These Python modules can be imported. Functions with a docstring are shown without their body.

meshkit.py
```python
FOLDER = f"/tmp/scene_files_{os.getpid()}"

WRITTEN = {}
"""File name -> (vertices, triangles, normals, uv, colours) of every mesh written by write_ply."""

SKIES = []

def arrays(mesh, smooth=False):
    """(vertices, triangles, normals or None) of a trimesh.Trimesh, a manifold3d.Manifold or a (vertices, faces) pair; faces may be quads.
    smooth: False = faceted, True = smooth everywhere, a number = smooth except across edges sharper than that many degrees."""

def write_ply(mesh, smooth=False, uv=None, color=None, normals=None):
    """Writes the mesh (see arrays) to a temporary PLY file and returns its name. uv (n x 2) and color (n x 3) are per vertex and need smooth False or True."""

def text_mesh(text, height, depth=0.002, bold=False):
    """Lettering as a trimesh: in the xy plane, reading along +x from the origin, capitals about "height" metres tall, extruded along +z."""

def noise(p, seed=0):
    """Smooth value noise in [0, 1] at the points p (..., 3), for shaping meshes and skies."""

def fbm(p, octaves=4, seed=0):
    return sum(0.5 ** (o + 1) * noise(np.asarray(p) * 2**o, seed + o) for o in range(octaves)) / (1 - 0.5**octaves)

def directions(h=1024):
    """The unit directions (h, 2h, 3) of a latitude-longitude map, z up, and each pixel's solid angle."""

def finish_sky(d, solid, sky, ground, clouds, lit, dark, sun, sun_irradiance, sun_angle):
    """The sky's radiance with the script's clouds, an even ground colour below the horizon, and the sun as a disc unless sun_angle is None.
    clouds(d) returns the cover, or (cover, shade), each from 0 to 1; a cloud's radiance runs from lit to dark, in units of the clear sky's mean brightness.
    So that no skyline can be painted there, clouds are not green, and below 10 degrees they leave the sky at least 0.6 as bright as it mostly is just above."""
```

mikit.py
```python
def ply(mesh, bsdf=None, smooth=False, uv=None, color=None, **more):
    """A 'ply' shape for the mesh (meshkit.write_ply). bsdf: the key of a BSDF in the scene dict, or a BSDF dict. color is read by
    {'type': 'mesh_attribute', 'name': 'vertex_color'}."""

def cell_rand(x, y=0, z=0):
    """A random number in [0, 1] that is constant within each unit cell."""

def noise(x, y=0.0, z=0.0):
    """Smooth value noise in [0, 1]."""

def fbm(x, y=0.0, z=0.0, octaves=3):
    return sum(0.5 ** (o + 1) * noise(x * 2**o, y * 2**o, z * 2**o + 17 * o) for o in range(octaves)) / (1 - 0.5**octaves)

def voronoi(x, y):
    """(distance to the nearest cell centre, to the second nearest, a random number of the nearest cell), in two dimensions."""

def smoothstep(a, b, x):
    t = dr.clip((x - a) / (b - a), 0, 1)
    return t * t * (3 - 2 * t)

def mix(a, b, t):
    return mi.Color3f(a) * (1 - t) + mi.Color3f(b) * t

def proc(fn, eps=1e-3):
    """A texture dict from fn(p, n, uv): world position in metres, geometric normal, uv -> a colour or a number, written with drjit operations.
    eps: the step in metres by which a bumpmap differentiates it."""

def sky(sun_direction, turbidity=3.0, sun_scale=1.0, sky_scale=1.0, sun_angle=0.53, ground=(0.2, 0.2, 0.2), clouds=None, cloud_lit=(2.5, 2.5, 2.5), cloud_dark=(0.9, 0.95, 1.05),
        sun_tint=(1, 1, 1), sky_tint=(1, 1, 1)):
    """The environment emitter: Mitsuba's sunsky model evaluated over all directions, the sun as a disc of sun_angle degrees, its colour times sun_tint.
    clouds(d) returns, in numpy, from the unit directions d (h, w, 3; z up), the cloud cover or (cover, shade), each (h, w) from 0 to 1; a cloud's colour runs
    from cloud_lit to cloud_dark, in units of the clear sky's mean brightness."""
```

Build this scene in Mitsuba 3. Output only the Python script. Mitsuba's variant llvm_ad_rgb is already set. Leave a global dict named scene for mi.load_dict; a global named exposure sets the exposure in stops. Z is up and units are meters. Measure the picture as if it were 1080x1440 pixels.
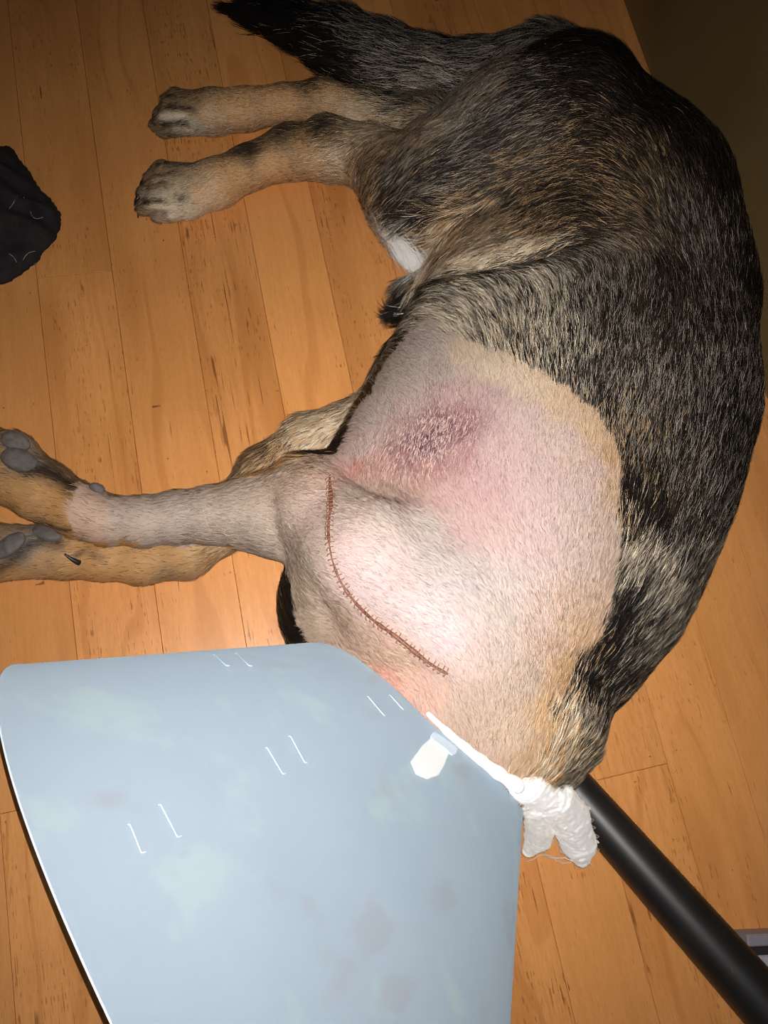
import math, numpy as np, trimesh, mitsuba as mi, mikit, meshkit, drjit as dr
from scipy.spatial import cKDTree
from mikit import noise, fbm, smoothstep, cell_rand
scene, labels = {}, {}
T = mi.ScalarTransform4f
rng = np.random.default_rng(7)
def lin(r, g, b):
    c = np.array([r, g, b]) / 255.0
    return np.where(c < 0.04045, c / 12.92, ((c + 0.055) / 1.055) ** 2.4)
def rgb(r, g, b): return {'type': 'rgb', 'value': lin(r, g, b).tolist()}

def mix(a, b, t):
    a, b = (c.tolist() if isinstance(c, np.ndarray) else c for c in (a, b)); return mikit.mix(a, b, t)

# ---------------------------------------------------------------- camera: hand-held, 0.74 m above the floor, tilted 19 degrees off straight down
F, H = 1150.0, 0.74                                   # focal length in pixels of the 1080 x 1440 frame; height
down = np.array([-640, 1328, 4262.0]); down /= np.linalg.norm(down)
along = np.array([-890, -4120, 1150.0]); along -= down * (along @ down); along /= np.linalg.norm(along)
R = np.stack([np.cross(along, -down), along, -down])  # world = R @ (right, down, forward)
C = np.array([0, 0, H]); FW = R[:, 2]
scene['camera'] = {'type': 'perspective', 'fov': math.degrees(2 * math.atan(540 / F)), 'fov_axis': 'x', 'near_clip': 0.02,
                   'to_world': T().look_at(C.tolist(), (C + FW).tolist(), (-R[:, 1]).tolist())}
# ---------------------------------------------------------------- light: the phone's flash beside the lens, and a little light of the dim room
flash = C + R @ np.array([0.002, -0.005, 0.0])
scene['phone_flash'] = {'type': 'spot', 'intensity': {'type': 'rgb', 'value': [2.2, 2.14, 2.1]}, 'cutoff_angle': 52.0, 'beam_width': 10.0,
                        'to_world': T().look_at(flash.tolist(), (flash + R @ np.array([0.03, 0.085, 1.0])).tolist(), [0, 1, 0.1])}
scene['room_light'] = {'type': 'constant', 'radiance': {'type': 'rgb', 'value': [0.012, 0.010, 0.008]}}
exposure = 0.08

def P(px, py, z=0.0):
    "the point at height z that stands where the photograph has pixel (px, py)"
    d = R @ np.array([px - 540, py - 720, F]); return C + d * ((z - H) / d[2])

# ---------------------------------------------------------------- materials
def bsdf(name, d): scene[name] = {**d, 'id': name} if False else d; return name
def principled(name, color, rough=0.5, spec=0.5, **k):
    b = {'type': 'principled', 'base_color': color, 'roughness': rough, 'specular': spec, **k}
    scene[name] = {'type': 'twosided', 'inner': b}; return name
VC = {'type': 'mesh_attribute', 'name': 'vertex_color'}
principled('m_skin', VC, 0.62, 0.3)
principled('m_hair', VC, 0.55, 0.12)
principled('m_pad', mikit.proc(lambda p, n, uv: mix(lin(72, 66, 62), lin(116, 108, 102), fbm(p.x * 260, p.y * 260, p.z * 260))), 0.7, 0.3)
principled('m_claw', rgb(30, 27, 28), 0.35, 0.5)
principled('m_eye', rgb(38, 22, 14), 0.08, 0.7)
principled('m_scab', mikit.proc(lambda p, n, uv: mix(lin(70, 38, 32), lin(140, 92, 74), noise(p.x * 700, p.y * 700, p.z * 700))), 0.5, 0.4)
principled('m_thread', rgb(132, 96, 70), 0.3, 0.7)
def wood(p, n, uv):
    s = uv.x * 37.0
    w = fbm(p.x * 16 + s * 3, p.y * 3 + s, s) - 0.5
    x = p.x + 0.012 * w
    a = fbm(x * 260 + s, p.y * 11 + s, s, octaves=4)
    f = fbm(x * 900 + s, p.y * 160, s, octaves=2)
    big = fbm(x * 30 + s, p.y * 5 + s, s + 2)
    c = mix(lin(200, 132, 70), lin(232, 162, 96), 0.55 * a + 0.45 * f)
    c = mix(c, lin(190, 122, 62), smoothstep(0.48, 0.75, big) * 0.5)
    ring = dr.abs(dr.sin((x * 60 + 14 * w) + s * 7))
    c = mix(c, lin(190, 120, 60), smoothstep(0.93, 1.0, ring) * 0.45 * smoothstep(0.45, 0.6, noise(p.x * 12 + s, p.y * 5, s)))
    pore = smoothstep(0.74, 0.90, noise(x * 1100 + s, p.y * 120 + 5 * s, s)) * smoothstep(0.35, 0.65, noise(p.x * 70 + s, p.y * 22, s))
    c = mix(c, lin(150, 88, 40), pore * 0.65)
    crack = smoothstep(0.86, 0.95, noise(x * 560 + 3 * s, p.y * 26 + s, s + 4)) * smoothstep(0.5, 0.62, noise(p.x * 40 + s, p.y * 14, s + 8))
    c = mix(c, lin(112, 64, 30), crack * 0.75)
    c = c * (0.92 + 0.14 * uv.y)
    grime = fbm(p.x * 11, p.y * 7, 3.0)
    c = mix(c, c * mi.Color3f(0.84, 0.80, 0.74), smoothstep(0.52, 0.75, grime) * 0.5)
    spot = smoothstep(0.975, 0.995, noise(p.x * 150, p.y * 110, 9.0))
    return mix(c, lin(80, 48, 26), spot * 0.7)
principled('m_wood', mikit.proc(wood), 0.32, 0.55)
principled('m_gap', rgb(96, 58, 30), 0.9, 0.1)
def paint(p, n, uv):
    c = mix(lin(100, 80, 49), lin(124, 101, 62), fbm(p.y * 9, p.z * 9, 2.0))
    scr = smoothstep(0.972, 1.0, noise((p.y + 0.45 * p.z) * 210, (p.y - p.z) * 5, 4.0))
    return mix(c, lin(160, 140, 96), scr * 0.5)
principled('m_wall', mikit.proc(paint), 0.55, 0.35)
def cloth(p, n, uv):
    return mix(lin(22, 21, 22), lin(54, 51, 51), fbm(p.x * 60, p.y * 60, p.z * 60) * 0.7 + 0.3 * noise(p.x * 1500, p.y * 1500, p.z))
principled('m_cloth', mikit.proc(cloth), 0.9, 0.1, sheen=0.3)
def rubber(p, n, uv):
    c = mix(lin(18, 18, 18), lin(34, 33, 32), fbm(p.x * 40, p.y * 40, p.z * 40))
    return mix(c, lin(86, 70, 58), smoothstep(0.965, 1.0, noise(p.x * 300, p.y * 260, p.z * 200)) * 0.5)
principled('m_pole', mikit.proc(rubber), 0.42, 0.5)
principled('m_grey', rgb(168, 166, 172), 0.5, 0.4)
principled('m_lid', rgb(140, 134, 142), 0.5, 0.4)
principled('m_stripe', rgb(44, 43, 42), 0.5, 0.4)
def gauze(p, n, uv):
    w = 0.5 + 0.5 * dr.sin(p.x * 3300) * dr.sin(p.y * 3300 + p.z * 2400)
    return mix(lin(236, 232, 227), lin(254, 253, 250), 0.35 + 0.35 * w + 0.3 * noise(p.x * 300, p.y * 300, p.z * 300))
principled('m_gauze', mikit.proc(gauze), 0.9, 0.1)
principled('m_yarn', rgb(214, 196, 176), 0.9, 0.1)
def plastic(p, n, uv):
    c = mix(lin(190, 211, 228), lin(199, 218, 233), fbm(p.x * 16, p.y * 16, p.z * 16))
    cloud = smoothstep(0.56, 0.72, fbm(p.x * 26 + 4, p.y * 26, p.z * 26, octaves=4))
    c = mix(c, lin(206, 229, 233), cloud * 0.6)
    smear = smoothstep(0.62, 0.78, fbm(p.x * 22 + 9, p.y * 34, p.z * 20 + 3, octaves=4))
    return mix(c, lin(190, 192, 202), smear * 0.4)
scene['m_cone'] = {'type': 'principledthin', 'base_color': mikit.proc(plastic), 'roughness': 0.95, 'flatness': 0.75, 'diff_trans': 1.0, 'spec_trans': 0.0, 'eta': 1.45}
scene['m_tab'] = {'type': 'principledthin', 'base_color': rgb(240, 242, 240), 'roughness': 0.4, 'diff_trans': 0.5, 'spec_trans': 0.0, 'eta': 1.45}
principled('m_slot', rgb(190, 204, 214), 0.5, 0.5)

def key_of(name):
    if name not in scene and name not in labels: return name
    k = 1
    while f'{name}_{k:03d}' in scene: k += 1
    return f'{name}_{k:03d}'
def put(name, mesh, mat, smooth=False, color=None, normals=None, **lab):
    key = key_of(name)
    if normals is not None:
        scene[key] = {'type': 'ply', 'filename': meshkit.write_ply(mesh, False, None, color, normals), 'face_normals': False, 'bsdf': {'type': 'ref', 'id': mat}}
    else: scene[key] = mikit.ply(mesh, mat, smooth, color=color)
    if lab: labels[key] = lab
    return key
def tube(path, rad, n=8, cap=True):
    "a tube along the points; rad: a number or one per point"
    path = np.asarray(path, float); rad = np.broadcast_to(rad, len(path)); V, Fc = [], []
    tan = np.gradient(path, axis=0); tan /= np.linalg.norm(tan, axis=1)[:, None] + 1e-12
    a = np.cross(tan[0], [0.3, 0.2, 1]); a /= np.linalg.norm(a)
    ang = np.arange(n) * 2 * np.pi / n
    for i in range(len(path)):
        a = a - tan[i] * (a @ tan[i]); a /= np.linalg.norm(a) + 1e-12; b = np.cross(tan[i], a)
        V += [path[i] + rad[i] * (np.cos(t) * a + np.sin(t) * b) for t in ang]
    for i in range(len(path) - 1):
        for j in range(n):
            p, q = i * n + j, i * n + (j + 1) % n
            Fc += [[p, q, q + n], [p, q + n, p + n]]
    if cap:
        V += [path[0], path[-1]]; m = len(V)
        Fc += [[m - 2, (j + 1) % n, j] for j in range(n)] + [[m - 1, m - 2 - n + j, m - 2 - n + (j + 1) % n] for j in range(n)]
    return trimesh.Trimesh(np.array(V), np.array(Fc), process=False)
def smooth_path(pts, n):
    from scipy.interpolate import CubicSpline
    pts = np.asarray(pts, float); s = np.r_[0, np.cumsum(np.linalg.norm(np.diff(pts, axis=0), axis=1))]
    return CubicSpline(s, pts)(np.linspace(0, s[-1], n))
def chamfer_box(x0, x1, y0, y1, z0, z1, c):
    "a box with its four top edges chamfered by c"
    V = [[x0, y0, z0], [x1, y0, z0], [x1, y1, z0], [x0, y1, z0], [x0, y0, z1 - c], [x1, y0, z1 - c], [x1, y1, z1 - c], [x0, y1, z1 - c],
         [x0 + c, y0 + c, z1], [x1 - c, y0 + c, z1], [x1 - c, y1 - c, z1], [x0 + c, y1 - c, z1]]
    Q = [[8, 9, 10, 11]] + [[a, (a + 1) % 4, 4 + (a + 1) % 4, 4 + a] for a in range(4)] + [[4 + a, 4 + (a + 1) % 4, 8 + (a + 1) % 4, 8 + a] for a in range(4)]
    V, Q = np.array(V), np.array(Q)
    return V, np.vstack([Q[:, [0, 1, 2]], Q[:, [0, 2, 3]]])

# ---------------------------------------------------------------- setting: floor of wooden strips, wall
WALL_X = 0.592
scene['floor'] = mikit.ply(trimesh.creation.box(bounds=[[-0.75, -0.75, -0.03], [WALL_X + 0.0, 1.35, -0.004]]), 'm_gap')
labels['floor'] = {'label': 'orange brown wooden strip floor under the dog', 'kind': 'structure'}
PITCH, GAP = 0.0715, 0.00016
prng = np.random.default_rng(3)
joints = {-3: 0.007, -2: 0.498, -1: -0.08, 0: -0.02, 1: -0.06, 2: 0.15, 3: 0.22, 4: -0.073, 5: 0.30, 6: 0.35, 7: 0.48}   # where the strips meet end to end
for i in range(-10, 9):
    x0 = 0.004 + i * PITCH; x1 = min(x0 + PITCH, WALL_X)
    if x1 - x0 < 0.01: continue
    ys, y = [-0.75], -0.75
    y0 = joints.get(i, 0.1 * (i % 5)) - 0.96
    cuts = [v for v in [y0 + 0.96 * k for k in range(4)] if -0.7 < v < 1.3]
    e = [-0.75] + cuts + [1.35]
    for ya, yb in zip(e[:-1], e[1:]):
        V, Fc = chamfer_box(x0 + GAP, x1 - GAP, ya + GAP, yb - GAP, -0.004, 0.0, 0.0003)
        uv = np.tile([[prng.uniform(), prng.uniform()]], (len(V), 1))
        scene[key_of('floor__plank')] = mikit.ply((V, Fc), 'm_wood', uv=uv)
put('wall_right', trimesh.creation.box(bounds=[[WALL_X, -0.75, -0.03], [WALL_X + 0.04, 1.35, 1.6]]), 'm_wall', label='dark olive brown wall behind the back of the dog', kind='structure')

# ---------------------------------------------------------------- the dog: a distance field of tapered bones and muscles, meshed as one skin
def ball(px,py,rp,z,rz=None):
    """a body station: centre seen at (px,py), half-width rp pixels, centre height z, vertical half-thickness rz"""
    c=P(px,py,z); r=rp*((c-C)@FW)/F
    return np.r_[c,r,(rz if rz else r)]
def chain(*b):
    b=[ball(*x) for x in b]
    return list(zip(b[:-1],b[1:]))
def prim(a,b,X,Y,Z):
    ab=b[:3]-a[:3]; L2=max(ab@ab,1e-9)
    t=np.clip(((X-a[0])*ab[0]+(Y-a[1])*ab[1]+(Z-a[2])*ab[2])/L2,0,1)
    r=a[3]+t*(b[3]-a[3]); q=r/(a[4]+t*(b[4]-a[4]))
    dz=(Z-a[2]-t*ab[2])*q
    d=np.sqrt((X-a[0]-t*ab[0])**2+(Y-a[1]-t*ab[1])**2+dz*dz)-r
    return d*np.minimum(1,1/q)**.5
class Field:
    def __init__(s,lo,hi,h):
        s.lo=np.array(lo,np.float32); s.h=h
        s.n=np.ceil((np.array(hi)-lo)/h).astype(int)+1
        s.ax=[(s.lo[i]+h*np.arange(s.n[i])).astype(np.float32) for i in range(3)]
        s.new()
    def new(s): s.D=np.full(s.n,1.0,np.float32); return s
    def box(s,prims,m):
        p=np.array([[*x[:3],max(x[3:])] for ab in prims for x in ab])
        lo=(p[:,:3]-p[:,3:]-m).min(0); hi=(p[:,:3]+p[:,3:]+m).max(0)
        return tuple(slice(max(int((lo[i]-s.lo[i])/s.h),0),min(int((hi[i]-s.lo[i])/s.h)+2,s.n[i])) for i in range(3))
    def add(s,prims,k,m=.03):
        for ab in prims:
            sl=s.box([ab],m)
            X,Y,Z=np.meshgrid(*[s.ax[i][sl[i]] for i in range(3)],indexing='ij',sparse=True)
            s.D[sl]=smin(s.D[sl],prim(ab[0],ab[1],X,Y,Z).astype(np.float32),k)
def smin(a,b,k):
    h=np.maximum(k-np.abs(a-b),0)/k
    return np.minimum(a,b)-h*h*k*.25
def nets(D,lo,h):
    """naive surface nets of the zero set"""
    ins=D<0; n=np.array(D.shape)
    c=np.zeros(n-1,np.uint8)
    for o in np.ndindex(2,2,2): c+=ins[o[0]:n[0]-1+o[0],o[1]:n[1]-1+o[1],o[2]:n[2]-1+o[2]]
    act=(c>0)&(c<8); idx=np.full(n-1,-1,np.int64); cell=np.argwhere(act); idx[act]=np.arange(len(cell))
    acc=np.zeros((len(cell),3)); cnt=np.zeros(len(cell))
    cor=[np.array(o) for o in np.ndindex(2,2,2)]
    val=[D[tuple((cell+o).T)] for o in cor]
    for i in range(8):
        for j in range(i+1,8):
            if np.abs(cor[i]-cor[j]).sum()!=1: continue
            a,b=val[i],val[j]; m=(a<0)!=(b<0); t=np.where(m,a/np.where(a==b,1,a-b),0)
            acc+=m[:,None]*(cor[i]+t[:,None]*(cor[j]-cor[i])); cnt+=m
    V=(cell+acc/cnt[:,None])*h+lo
    Fs=[]
    for ax in range(3):
        u,v=(ax+1)%3,(ax+2)%3
        sl0=[slice(1,n[i]-1) for i in range(3)]; sl0[ax]=slice(0,n[ax]-1); sl1=list(sl0); sl1[ax]=slice(1,n[ax])
        A=ins[tuple(sl0)]; B=ins[tuple(sl1)]; e=np.argwhere(A!=B)
        off=np.ones(3,int); off[ax]=0; e2=e+off
        def at(du,dv):
            q=e2.copy(); q[:,u]+=du; q[:,v]+=dv; return idx[tuple(q.T)]
        quad=np.stack([at(-1,-1),at(0,-1),at(0,0),at(-1,0)],1)
        flip=~A[tuple(e.T)]
        quad[flip]=quad[flip][:,::-1]
        Fs.append(quad)
    Q=np.vstack(Fs)
    return V,np.vstack([Q[:,[0,1,2]],Q[:,[0,2,3]]])
torso=chain((800,172,112,.080,.072),(866,280,163,.088,.082),(850,375,214,.086,.081),(820,520,244,.094,.091),(780,620,254,.097,.095),
            (728,720,262,.096,.095),(680,800,258,.094,.093),(650,880,208,.090,.089),(670,960,145,.088,.084),(712,1015,118,.088,.080),(700,1040,95,.090,.074))
chest=chain((540,810,90,.080,.06),(488,852,76,.066,.052),(502,885,76,.066,.052))
belly=chain((680,520,110,.055,.05),(605,550,66,.045,.04),(548,605,56,.042,.036))
thigh=chain((800,172,104,.105,.080),(735,215,116,.104,.078),(640,255,92,.080,.062),(575,262,66,.058,.046),(520,222,42,.040,.034))
stifle=chain((660,270,85,.088,.06),(600,310,58,.06,.045))
hind=chain((520,222,40,.036),(465,213,40,.033),(410,214,36,.028),(350,236,29,.024),(305,258,32,.022),(262,270,40,.020,.018))
hock=chain((456,180,15,.046),(478,200,26,.042))
farhind=chain((600,190,50,.035),(530,168,34,.030),(455,146,31,.027),(400,146,25,.024),(345,154,28,.022),(300,158,30,.020),(262,160,32,.019,.017))
toes1=[chain(*t) for t in (
 ((262,248,17,.022),(228,240,13,.022),(212,252,11,.013)),((258,264,17,.025),(222,262,14,.024),(203,272,11,.013)),
 ((258,280,17,.025),(222,283,14,.023),(202,293,11,.012)),((266,292,17,.021),(240,298,13,.019),(222,304,10,.011)))]
toes2=[chain(*t) for t in (
 ((270,146,15,.021),(248,138,12,.021),(236,142,10,.012)),((264,154,15,.024),(240,152,13,.022),(226,160,10,.012)),
 ((262,166,15,.023),(236,169,13,.021),(220,176,10,.011)),((270,174,14,.019),(246,180,11,.017),(230,186,9,.010)))]
tail=chain((760,110,70,.06,.05),(680,112,48,.050),(610,108,50,.040,.032),(540,86,54,.036,.028),(480,62,51,.032,.025),(420,38,35,.026,.02),(360,22,17,.018),(322,15,5,.014))
upper=chain((430,702,56,.094,.038),(455,718,66,.104,.044),(525,788,98,.130,.060),(600,860,118,.134,.064),(655,905,112,.118,.064))
scap=chain((660,880,110,.128,.064),(770,720,95,.130,.055))
elbow=chain((424,660,19,.106),(440,668,24,.106),(452,690,40,.104))
fore=chain((440,705,58,.090,.038),(395,722,62,.080,.034),(350,722,49,.072),(300,724,39,.066),(250,727,35,.062),(200,733,34,.059),(150,731,34,.057),(112,718,37,.055),(60,690,42,.052,.022),(15,662,46,.048,.022),(-20,640,44,.046,.02))
ftoes=[chain(*t) for t in (((15,640,20,.055),(-15,618,17,.056),(-40,620,13,.05)),((0,655,20,.05),(-40,632,17,.052),(-66,640,13,.045)),((-5,670,20,.045),(-48,655,17,.045),(-74,664,13,.04)),((0,684,20,.04),(-34,684,16,.04),(-58,692,12,.036)),((35,628,16,.060),(20,622,15,.060),(2,622,12,.058)))]
lower=chain((560,570,50,.040),(490,592,26,.034),(435,618,34,.032),(375,665,37,.030),(312,742,34,.028),(262,778,35,.026),(200,790,31,.024),(140,784,31,.024),(90,779,34,.024),(50,776,35,.024),(0,778,36,.022))
ltoes=[chain(*t) for t in (((20,756,18,.028),(-20,750,16,.027),(-46,758,12,.018)),((10,772,18,.028),(-34,770,16,.026),(-62,778,12,.016)),((10,788,18,.024),(-34,788,16,.022),(-60,794,12,.014)),((20,800,15,.02),(-16,806,14,.018),(-40,810,11,.012)))]
prep=chain((625,400,40,.06),(585,420,26,.05),(566,438,17,.045))
NECK=np.array([.130,.009,.0945]); AX=np.array([-.86,-.51,0.])
def wb(s,side,z,r,rz=None):
    p=NECK+AX*s+np.array([.51,-.86,0])*side; return np.r_[p[:2],z,r,rz or r]
def wchain(*b): return list(zip(b[:-1],b[1:]))
head=[]
head+=wchain(ball(690,1050,86,.090,.074),wb(.0,0,.095,.070,.068),wb(.06,0,.10,.066,.068),wb(.12,0,.105,.062,.064),wb(.155,0,.10,.05,.052))
head+=wchain(wb(.15,.0,.095,.043),wb(.20,.0,.088,.034),wb(.255,0,.08,.026))
ears=[wchain(wb(.11,.042,.14,.022),wb(.085,.055,.165,.022),wb(.045,.045,.176,.008)),wchain(wb(.11,-.045,.13,.022),wb(.085,-.065,.15,.022),wb(.045,-.06,.165,.008))]
def build(h=.0026):
    f=Field((-.36,-.22,-.01),(.62,.82,.27),h)
    f.add(torso,.018,.05); f.add(belly,.03,.05); f.add(chest,.03,.05); f.add(scap,.045,.06)
    T=f.D; 
    f.new(); f.add(thigh,.012,.04); f.add(stifle,.03,.04); f.add(hind,.008); f.add(hock,.015)
    for t in toes1: f.add(t,.004)
    T=smin(T,f.D,.014)
    f.new(); f.add(tail,.01); T=smin(T,f.D,.03)
    f.new(); f.add(farhind,.006)
    for t in toes2: f.add(t,.004)
    T=smin(T,f.D,.012)
    f.new(); f.add(upper,.012,.05); f.add(elbow,.012); f.add(fore,.008)
    for t in ftoes: f.add(t,.006)
    T=smin(T,f.D,.014)
    f.new(); f.add(lower,.008); 
    for t in ltoes: f.add(t,.006)
    T=smin(T,f.D,.006)
    f.new(); f.add(prep,.012); f.add(head,.03,.04)
    for t in ears: f.add(t,.01)
    T=smin(T,f.D,.014)
    zz=f.ax[2][None,None,:]
    T=np.maximum(T,.0015-zz)   # rests on the floor
    V,Fc=nets(T,f.lo.astype(float),h)
    m=trimesh.Trimesh(V,Fc,process=False)
    trimesh.smoothing.filter_taubin(m,iterations=6); v=np.array(m.vertices); bad=np.linalg.norm(v-V,axis=1)>.002; v[bad]=V[bad]; m.vertices=v
    return m

body = build()
BV, BF = np.array(body.vertices), np.asarray(body.faces)
BN = np.array(body.vertex_normals)
if (BN[:, 2] * (BV[:, 2] - 0.08)).sum() < 0: BF = BF[:, ::-1].copy(); BN = -BN
# height of the dog's upper side over the floor, to find where a seen spot lies on it
G = 0.003; gx0, gy0 = -0.40, -0.25; GH = np.full((350, 370), -1.0)
gi = ((BV[:, :2] - [gx0, gy0]) / G).astype(int); np.maximum.at(GH, (gi[:, 0], gi[:, 1]), BV[:, 2])
from scipy.ndimage import maximum_filter
GH = np.where(GH < 0, maximum_filter(GH, 3), GH)
def on_dog(px, py, miss=0.05):
    z = np.arange(0.215, 0.0, -0.0012); d = R @ np.array([px - 540, py - 720, F]); q = C[:2] + d[:2] * ((z - H) / d[2])[:, None]
    i = np.clip(((q - [gx0, gy0]) / G).astype(int), 0, [349, 369]); hit = np.nonzero(GH[i[:, 0], i[:, 1]] >= z)[0]
    zz = z[hit[0]] if len(hit) else miss
    return P(px, py, zz)
# folds of the skin: armpit, flank and stifle creases pressed into the surface
for pts, depth, wid in [([(474,650),(500,672),(540,690),(590,704)], .0045, .006), ([(520,668),(556,684),(584,700)], .002, .003), ([(604,384),(660,374),(720,364),(790,346),(850,322),(884,296)], .009, .010),
                        ([(560,304),(610,303),(660,297),(710,290)], .004, .005), ([(430,800),(450,850),(486,905)], .003, .010), ([(400,660),(420,676),(440,684)], .0015, .004), ([(560,920),(600,948),(650,975)], .002, .008), ([(205,284),(245,280)], .003, .003), ([(203,264),(240,257)], .003, .003), ([(212,301),(248,297)], .003, .003), ([(222,176),(262,173)], .003, .003), ([(228,152),(268,154)], .0025, .003), ([(228,187),(262,185)], .0025, .003)]:
    c3 = smooth_path([on_dog(*p) for p in pts], 60); dd, _ = cKDTree(c3).query(BV); e0 = np.interp(np.arange(60), [0, 15, 45, 59], [.2, 1, 1, .2])[_]
    BV -= BN * (depth * e0 * np.exp(-(dd / wid) ** 2))[:, None]
_t = trimesh.Trimesh(BV, BF, process=False); BN = np.array(_t.vertex_normals)
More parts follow.
